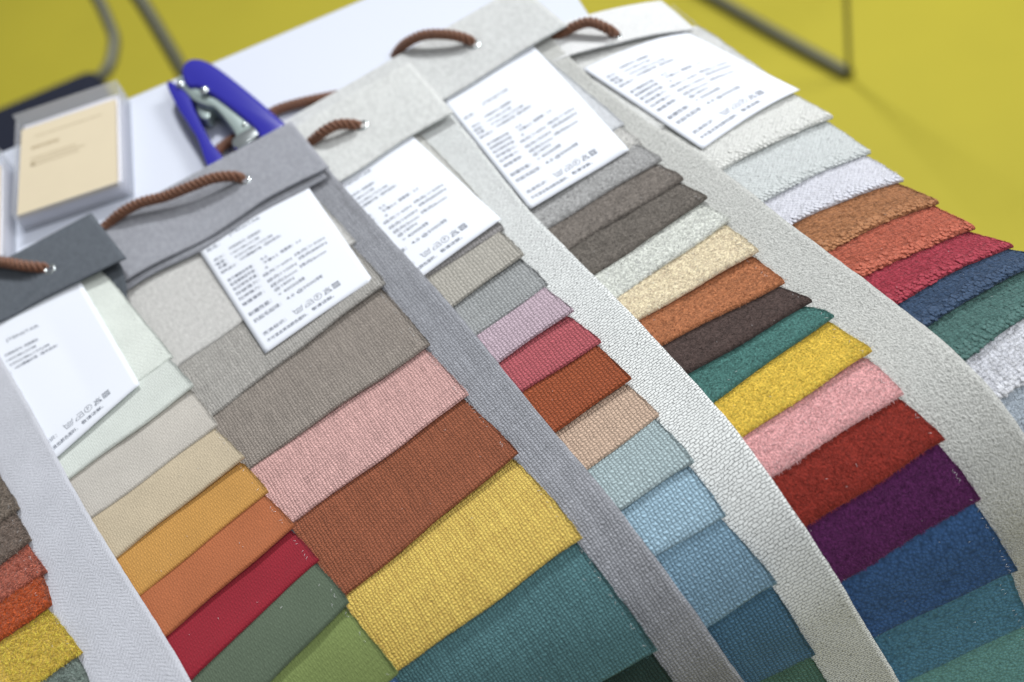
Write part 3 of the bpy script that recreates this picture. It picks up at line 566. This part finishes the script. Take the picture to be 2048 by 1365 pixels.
LOOK = {
 0: [((128, 116, 104), 'pile', Z, 'taupe swatch'), ((122, 107, 96), 'pile', Z, 'brown taupe swatch'), ((178, 100, 80), 'pile', Z, 'terracotta swatch'), ((184, 84, 36), 'pile', Z, 'orange swatch'), ((226, 184, 72), 'pile', (1, .3), 'yellow swatch'), ((122, 136, 128), 'pile', Z, 'grey green swatch')],
 1: [((219, 225, 217), 'suede', Z, 'off white swatch'), ((212, 218, 211), 'suede', Z, 'pale mint grey swatch'), ((194, 189, 180), 'suede', Z, 'stone grey swatch'), ((194, 180, 154), 'suede', Z, 'beige swatch'), ((190, 142, 76), 'rib', Z, 'mustard swatch'), ((176, 105, 68), 'suede', Z, 'orange brown swatch'), ((146, 38, 51), 'suede', Z, 'red swatch'), ((92, 106, 88), 'suede', (0, .4), 'dark sage green swatch'), ((124, 140, 84), 'suede', Z, 'light green swatch'), ((74, 110, 150), 'suede', Z, 'blue swatch')],
 2: [((209, 208, 204), 'felt', Z, 'light grey swatch'), ((182, 179, 173), 'linen', Z, 'warm grey swatch'), ((158, 149, 140), 'linen', Z, 'taupe linen swatch'), ((220, 174, 168), 'linen', Z, 'dusty pink linen swatch'), ((154, 92, 66), 'linen', (.2, 1.2), 'brown linen swatch'), ((242, 194, 100), 'linen', (.3, 1.4, .6), 'yellow linen swatch'), ((90, 130, 135), 'linen', (.2, 1.0), 'teal linen swatch'), ((44, 66, 62), 'linen', Z, 'dark green swatch')],
 3: [((206, 206, 200), 'felt', Z, 'off white swatch'), ((156, 153, 152), 'nub', Z, 'grey swatch'), ((188, 184, 174), 'nub', Z, 'cream grey swatch'), ((167, 170, 170), 'nub', Z, 'silver grey swatch'), ((198, 177, 188), 'nub', Z, 'mauve swatch'), ((184, 94, 101), 'nub', (0, .3), 'rose red swatch'), ((158, 82, 50), 'nub', (0, .3), 'rust orange swatch'), ((206, 179, 157), 'nub', Z, 'pale beige swatch'), ((173, 191, 194), 'nub', Z, 'pale grey blue swatch'), ((163, 194, 212), 'nub', Z, 'pale blue swatch'), ((132, 166, 188), 'nub', Z, 'sky blue swatch'), ((80, 120, 148), 'nub', Z, 'deep blue swatch'), ((86, 126, 114), 'nub', Z, 'sea green swatch')],
 4: [((214, 217, 220), 'felt', Z, 'white swatch'), ((201, 200, 195), 'velvet', Z, 'pale stone swatch'), ((166, 166, 165), 'velvet', Z, 'grey velvet swatch'), ((124, 117, 110), 'velvet', Z, 'taupe velvet swatch'), ((110, 104, 97), 'velvet', Z, 'dark taupe velvet swatch'), ((212, 215, 206), 'velvet', Z, 'ivory velvet swatch'), ((238, 208, 176), 'velvet', (0, .5), 'peach velvet swatch'), ((170, 110, 74), 'velvet', (0, 1.0), 'caramel velvet swatch'), ((78, 64, 60), 'velvet', (.2, .6), 'dark brown velvet swatch'), ((72, 116, 110), 'velvet', (.5, 1.2, 2.2), 'teal velvet swatch'), ((214, 180, 72), 'velvet', (.4, .6), 'yellow velvet swatch'), ((221, 161, 161), 'velvet', (.2, .8), 'pink velvet swatch'), ((136, 47, 37), 'velvet', (.2, .6), 'brick red velvet swatch'), ((90, 37, 86), 'velvet', Z, 'purple velvet swatch'), ((60, 96, 146), 'pebble', Z, 'royal blue swatch'), ((84, 136, 166), 'pebble', Z, 'teal blue swatch'), ((112, 166, 168), 'pebble', Z, 'aqua swatch')],
 5: [((214, 215, 212), 'diamond', Z, 'white knotted swatch'), ((221, 222, 217), 'diamond', (0, .8), 'ivory knotted swatch'), ((202, 207, 206), 'diamond', (0, .6), 'pale grey knotted swatch'), ((211, 212, 220), 'diamond', (0, .5), 'lilac white knotted swatch'), ((172, 120, 82), 'chenille', (0, .3), 'tan chenille swatch'), ((186, 102, 80), 'chenille', (0, .3), 'coral chenille swatch'), ((164, 60, 74), 'chenille', (0, .6), 'crimson chenille swatch'), ((58, 78, 104), 'chenille', (.5, 2.6), 'navy chenille swatch'), ((80, 114, 109), 'chenille', (.2, 1.0), 'forest green chenille swatch'), ((212, 214, 221), 'chenille', Z, 'pale lilac chenille swatch'), ((176, 186, 196), 'chenille', Z, 'grey blue chenille swatch')],
}
BACK = {0: ((190, 192, 199), 'boucle2'), 1: ((84, 90, 96), 'felt'), 2: ((160, 162, 168), 'linen'), 3: ((226, 229, 227), 'basket'), 4: ((203, 204, 199), 'boucle'), 5: ((205, 204, 198), 'boucle')}
HEAD = {1: ((98, 104, 111), (-2, 16, 60), (191, 64.5, 121)), 2: ((162, 164, 171), (-2, 73, 137), (182.5, 104, 160)), 3: ((220, 222, 219), (-2, 97, 168), (177, 113, 175)), 4: ((214, 216, 214), (-2, 84, 146), (181, 103, 162)), 5: ((224, 225, 224), (-2, 122, 152), (159, 160, 200))}
HKIND = {1: 'felt', 2: 'felt', 3: 'felt', 4: 'felt', 5: 'diamond'}
LABELS = {1: ([(88, 86), (161, 113.5), (155, 209.7), (82, 215)], False, 0), 2: ([(90.9, 146.7), (165.8, 158.1), (161.7, 256.1), (90.2, 255)], True, 0), 3: ([(76.5, 172), (149.2, 174), (158.1, 270), (85.5, 274)], True, 0), 4: ([(91, 155), (156.9, 160.3), (149.9, 275.1), (84.4, 269.7)], True, 0), 5: ([(85.4, 200.3), (156.3, 203.8), (175.9, 282.8), (99.4, 297.2)], True, 0)}
EYE = {1: (150.9, 85.5), 2: (137.4, 127), 3: (128.6, 140.7), 4: (130.8, 128), 5: (114.8, 179.2)}
BLAB = {0: 'swatch book of coarse pile samples at the lower left with pale lilac strip', 1: 'swatch book with dark slate header and brushed samples, mustard, red and green',
        2: 'swatch book with mid grey header and strip and wide linen samples, brown, yellow and teal', 3: 'swatch book with cream basket weave strip and samples from mauve and rust to sky blue',
        4: 'velvet swatch book with speckled beige strip and peach, yellow and purple samples', 5: 'knotted chenille swatch book overhanging the right table edge, with tan, coral and crimson samples'}
TA = {0: 60, 1: 70, 2: 30, 3: 60, 4: 50, 5: 40}
START = {0: 60, 1: None, 2: None, 3: None, 4: None, 5: None}
DEV = {1: [(60, 8), (118, 5), (132, 1), (150, -7), (700, -7)], 2: [(100, 2), (155, 3.3), (229, 4.5), (324, 6.2), (435, 7.5), (510, 9.5), (600, 9)],
       3: [(120, -4), (272, -4.5), (336, -2), (420, 0), (484, 2), (535, 4.6), (620, 5)], 4: [(100, -9), (210, -11), (264, -8), (305, -3), (378, 1), (431, 6), (473, 8.6), (515, 11), (620, 12)]}
CORDS = {
 1: ([(-219.5, -150, 12), (-219.4, -151.7, 17.5), (-229.2, -147, 21), (-244.5, -134.2, 21), (-265.4, -116.1, 17), (-289.1, -89.5, 9)], 7.4),
 2: ([(-88.2, -145.3, 12), (-90.3, -146.9, 20), (-102.7, -143.9, 23.5), (-119.2, -141.2, 22.5), (-136, -137.3, 20), (-152.3, -131.9, 18.5), (-166.8, -129.5, 15), (-177.1, -128.8, 10.5), (-191.8, -131.6, 7)], 7.2),
 3: ([(-8.7, -139.4, 10), (-11.9, -142.8, 18), (-21.2, -140.3, 21), (-31.6, -138.8, 19), (-39.6, -136.5, 14), (-52, -134, 8), (-72, -126, 4.2), (-92.7, -118.7, 4), (-102.5, -104.1, 4), (-98, -95.5, 4), (-82.9, -90.3, 4), (-63.8, -83.8, 4), (-52.8, -81.8, 4), (-37.5, -84.7, 4), (-20.6, -89.7, 3.8), (-5.8, -95.1, 3.8)], 7.2),
 4: ([(78.4, -108.9, 10), (75.5, -111.4, 19), (66.3, -104.8, 23), (52.2, -94.9, 23), (40.4, -88.3, 18), (32.9, -81.4, 9), (29, -79.5, 3.7)], 7.2),
 5: ([(159.6, -153, 9), (154.8, -153.5, 18), (147, -144.9, 21), (136.8, -139.1, 18), (126.9, -135, 12), (116.2, -132.3, 6)], 7.0)}
for bi in range(6):
    b = BOOKS[bi]; b['id'] = bi; base = Vector(warp(b, 90, 250, 0)); root = empty('swatch_book', base)
    tag(root, BLAB[bi], 'swatch book', 'fabric swatch books fanned out on the table')
    before = set(bpy.data.objects)
    hd = HEAD.get(bi); col, kind = BACK[bi]; b['labs'] = max(q[1] for q in LABELS[bi][0]) + 2 if hd else 0
    tR = 158 if bi == 5 else 180
    s0 = (lambda t: 60 + 0 * t) if not hd else (lambda t, hd=hd: hd[1][2] + (t - hd[1][0]) / (hd[2][0] - hd[1][0]) * (hd[2][2] - hd[1][2]) - 12)
    backing(b, root, (lambda t, hd=hd: hd[1][1] + (t - hd[1][0]) / (hd[2][0] - hd[1][0]) * (hd[2][1] - hd[1][1]) + 9) if hd else (lambda t: 60 + 0 * t), b['sw'][-1][1] + (30 if bi != 5 else 20), 0 if bi else 20, tR, fabric(col, kind, bi + .5), dev=DEV.get(bi))
    prev = s0
    for i, q in enumerate(b['sw']):
        prev = swatch(b, root, (q,) + LOOK[bi][i], prev, TA[bi])
    if hd:
        EYE_T = EYE[bi]
        ho = header(b, root, hd[1], hd[2], fabric(hd[0], HKIND[bi], bi + 2.5), wob=1.3 if bi in (2, 3) else .6, lip=2.0 if bi in (1, 2) else 1.3, under={2: 5.0, 3: 0}.get(bi, 0))
        label_card(b, root, LABELS[bi][0], LABELS[bi][1], [4.3, 4.3, 4.7, 4.6] if bi != 5 else [4.3, 4.2, 6.5, 5.0], label='white printed fabric label')
        eyelet(b, ho, EYE[bi][0], EYE[bi][1], 6.0 if bi != 5 else 5.6)
        cord(root, *CORDS[bi])
    inv = Matrix.Translation(base).inverted()
    for o in set(bpy.data.objects) - before:
        if o.parent is root: o.matrix_parent_inverse = inv

# ------------------------------------------------------------------ stapler lying on its side
def extrude(name, pts, z0, z1, mat, parent, bev, smooth_n=6):
    P = catmull([(x / 1000, y / 1000, 0) for x, y in pts], smooth_n, True); bm = bmesh.new()
    lo = [bm.verts.new((p.x, p.y, z0 / 1000)) for p in P]; hi = [bm.verts.new((p.x, p.y, z1 / 1000)) for p in P]
    bm.faces.new(hi); bm.faces.new(lo[::-1])
    for i in range(len(P)): bm.faces.new((lo[i], lo[(i + 1) % len(P)], hi[(i + 1) % len(P)], hi[i]))
    o = from_bm(name, bm, mat, parent); bevel(o, bev / 1000, 3); return o
stp = empty('stapler', (-.09, -.06, 0)); tag(stp, 'blue stapler with bare steel magazine lying on its side on the white table', 'stapler')
PARTS = []
PARTS.append(extrude('top_lever', [(-106, -27), (-104, -16), (-96, -12), (-85, -24), (-71, -58), (-57, -98), (-52, -118), (-68, -121), (-72, -104), (-86, -68), (-97, -45), (-104, -39)], 1.0, 18, M_blue, stp, 2.6))
PARTS.append(extrude('base', [(-118, -24), (-114, -23), (-106, -43), (-105, -60), (-101, -95), (-96, -120), (-106, -122), (-108.5, -88), (-115, -52)], 1.0, 14.5, M_blue, stp, 1.8))
PARTS.append(extrude('magazine', [(-110, -25), (-105, -23), (-99, -41), (-92, -56), (-82, -70), (-75, -92), (-69, -103), (-70, -113), (-85, -114), (-84, -100), (-91, -70), (-97, -62), (-104, -50)], 2.5, 15.5, M_steel, stp, 1.0))
PARTS.append(extrude('bracket', [(-103.5, -50), (-98, -53), (-95, -62), (-98.5, -70), (-103, -66)], 2.0, 11, M_steel, stp, .8))
PARTS.append(extrude('nose_plate', [(-86, -107), (-69, -103), (-68, -112), (-85, -117)], 2.0, 16.6, M_bright, stp, .6, 3))
def rivet(x, y, z, r):
    bm = bmesh.new(); bmesh.ops.create_uvsphere(bm, u_segments=20, v_segments=12, radius=r)
    for v in bm.verts: v.co = (v.co.x + x, v.co.y + y, max(v.co.z, -.2 * r) * .7 + z)
    o = from_bm('rivet', bm, M_bright, stp, True); return o
PARTS += [rivet(-.094, -.0518, .0182, .0034), rivet(-.076, -.0979, .0155, .0022), rivet(-.1085, -.0315, .0155, .003)]
for o in PARTS: o.matrix_parent_inverse = Matrix.Translation((.09, .06, 0))

# ------------------------------------------------------------------ open card boxes
def card_box(loc, rz, label, group):
    r = empty('card_box', loc, rz); tag(r, label, 'card box', group)
    w, d, hgt, th = 76, 96, 21, 1.0
    def wall(lo, hi, nm): box(nm, [v / 1000 for v in lo], [v / 1000 for v in hi], M_acrylic, r, .0006)
    wall((-w / 2, -d / 2, 0), (w / 2, d / 2, th), 'bottom')
    box('insert', ((-w / 2 + 3) / 1000, (-d / 2 + 3) / 1000, .0016), ((w / 2 - 3) / 1000, (d / 2 - 3) / 1000, .0118), M_frost, r, .0008)
    wall((-w / 2, d / 2 - th, th), (w / 2, d / 2, hgt), 'back_wall'); wall((-w / 2, -d / 2, th), (w / 2, -d / 2 + th, hgt * .72), 'front_wall')
    wall((-w / 2, -d / 2 + th, th), (-w / 2 + th, d / 2 - th, hgt * .8), 'side_wall'); wall((w / 2 - th, -d / 2 + th, th), (w / 2, d / 2 - th, hgt * .8), 'side_wall')
    return r
def card_stack(loc, rz, label, group):
    r = empty('card_stack', loc, rz); tag(r, label, 'cards', group); cw, cd, tk = 68, 84, .92
    for k in range(3):
        dx, dy = random.uniform(-.5, .5), random.uniform(-.5, .5)
        box('card', ((-cw / 2 + dx) / 1000, (-cd / 2 + dy) / 1000, (k * tk) / 1000), ((cw / 2 + dx) / 1000, (cd / 2 + dy) / 1000, (k * tk + tk * .86) / 1000), M_card, r)
    z = (3 * tk + .02) / 1000; parts = []
    for (x0_, x1_, y, hh) in ((-24, 24, 30, .7), (-26, -6, 18, 2.6), (-26, 6, 8, .9), (-26, 12, 4.5, .9), (-26, 8, 1, .9), (-26, -23, 1, 3.2)):
        xs = x0_
        while xs < x1_:
            L = min(random.uniform(.8, 2.6), x1_ - xs); parts.append(([(xs / 1000, y / 1000, z), ((xs + L) / 1000, y / 1000, z), ((xs + L) / 1000, (y + hh) / 1000, z), (xs / 1000, (y + hh) / 1000, z)], [(0, 1, 2, 3)])); xs += L + .5
    V, F = merge(parts); mesh('print', V, F, M_cardink, r, False)['kind'] = 'stuff'
    return r
card_box((-.192, -.0485, 0), rad(-7), 'open frosted plastic box of cards beside the stapler', 'card boxes on the table')
card_stack((-.1935, -.0535, .0121), rad(-7.5), 'stack of kraft coloured cards in the plastic box beside the stapler', 'stacked cards')
card_box((-.2775, -.0705, 0), rad(-5), 'open frosted plastic box of cards cut off at the left edge', 'card boxes on the table')
card_stack((-.2785, -.0725, .0121), rad(-5.5), 'stack of kraft coloured cards at the left edge of the picture', 'stacked cards')

# ------------------------------------------------------------------ chairs behind the table
def pipe(name, pts, r, mat, parent, inv, n=8):
    V, F = tube(catmull([Vector(p) / 1000 for p in pts], n), r / 1000, 14); o = mesh(name, V, F, mat, parent); o.matrix_parent_inverse = inv; return o
ch = empty('chair', (-.43, .3, -.73)); tag(ch, 'chair with navy seat and bent metal tube frame behind the card box', 'chair'); inv = Matrix.Translation((-.43, .3, -.73)).inverted()
o = box('seat', (-.70, .08, -.325), (-.253, .487, -.28), M_navy, ch, .016); o.matrix_parent_inverse = inv
pipe('arm_tube', [(-300, 470, -300), (-250, 478, -292), (-229, 508, -282), (-226, 530, -270), (-228, 560, -245), (-240, 580, -215), (-262, 600, -150), (-300, 610, -110), (-420, 610, -95), (-660, 610, -95)], 7, M_tube, ch, inv)
pipe('leg', [(-205, 598, -262), (-188, 566, -280), (-172, 470, -420), (-160, 420, -560), (-150, 370, -730)], 8.5, M_tube, ch, inv)
for q in ((-660, 110), (-300, 110), (-660, 460)): pipe('leg', [(q[0], q[1], -320), (q[0], q[1], -730)], 11, M_tube, ch, inv, 2)
st2 = empty('metal_stand', (.75, .7, -.73)); tag(st2, 'grey metal tube stand on the yellow floor beyond the right table edge', 'stand'); inv = Matrix.Translation((.75, .7, -.73)).inverted()
for dx, dy in ((0, 0), (420, 140)):
    pipe('floor_runner', [(617 + dx, 446 + dy, -721), (612 + dx, 462 + dy, -721), (575 + dx, 570 + dy, -721), (531 + dx, 707 + dy, -721), (495 + dx, 815 + dy, -721)], 8.5, M_tube, st2, inv)
    pipe('upright', [(617 + dx, 443 + dy, -722), (617 + dx, 443 + dy, -500), (617 + dx, 443 + dy, -60)], 3.2, M_tube, st2, inv, 3)
    pipe('upright', [(495 + dx, 815 + dy, -722), (495 + dx, 815 + dy, -500), (495 + dx, 815 + dy, -60)], 3.2, M_tube, st2, inv, 3)
pipe('crossbar', [(617, 443, -60), (1037, 583, -60)], 3.2, M_tube, st2, inv, 3); pipe('crossbar', [(495, 815, -60), (915, 955, -60)], 3.2, M_tube, st2, inv, 3)
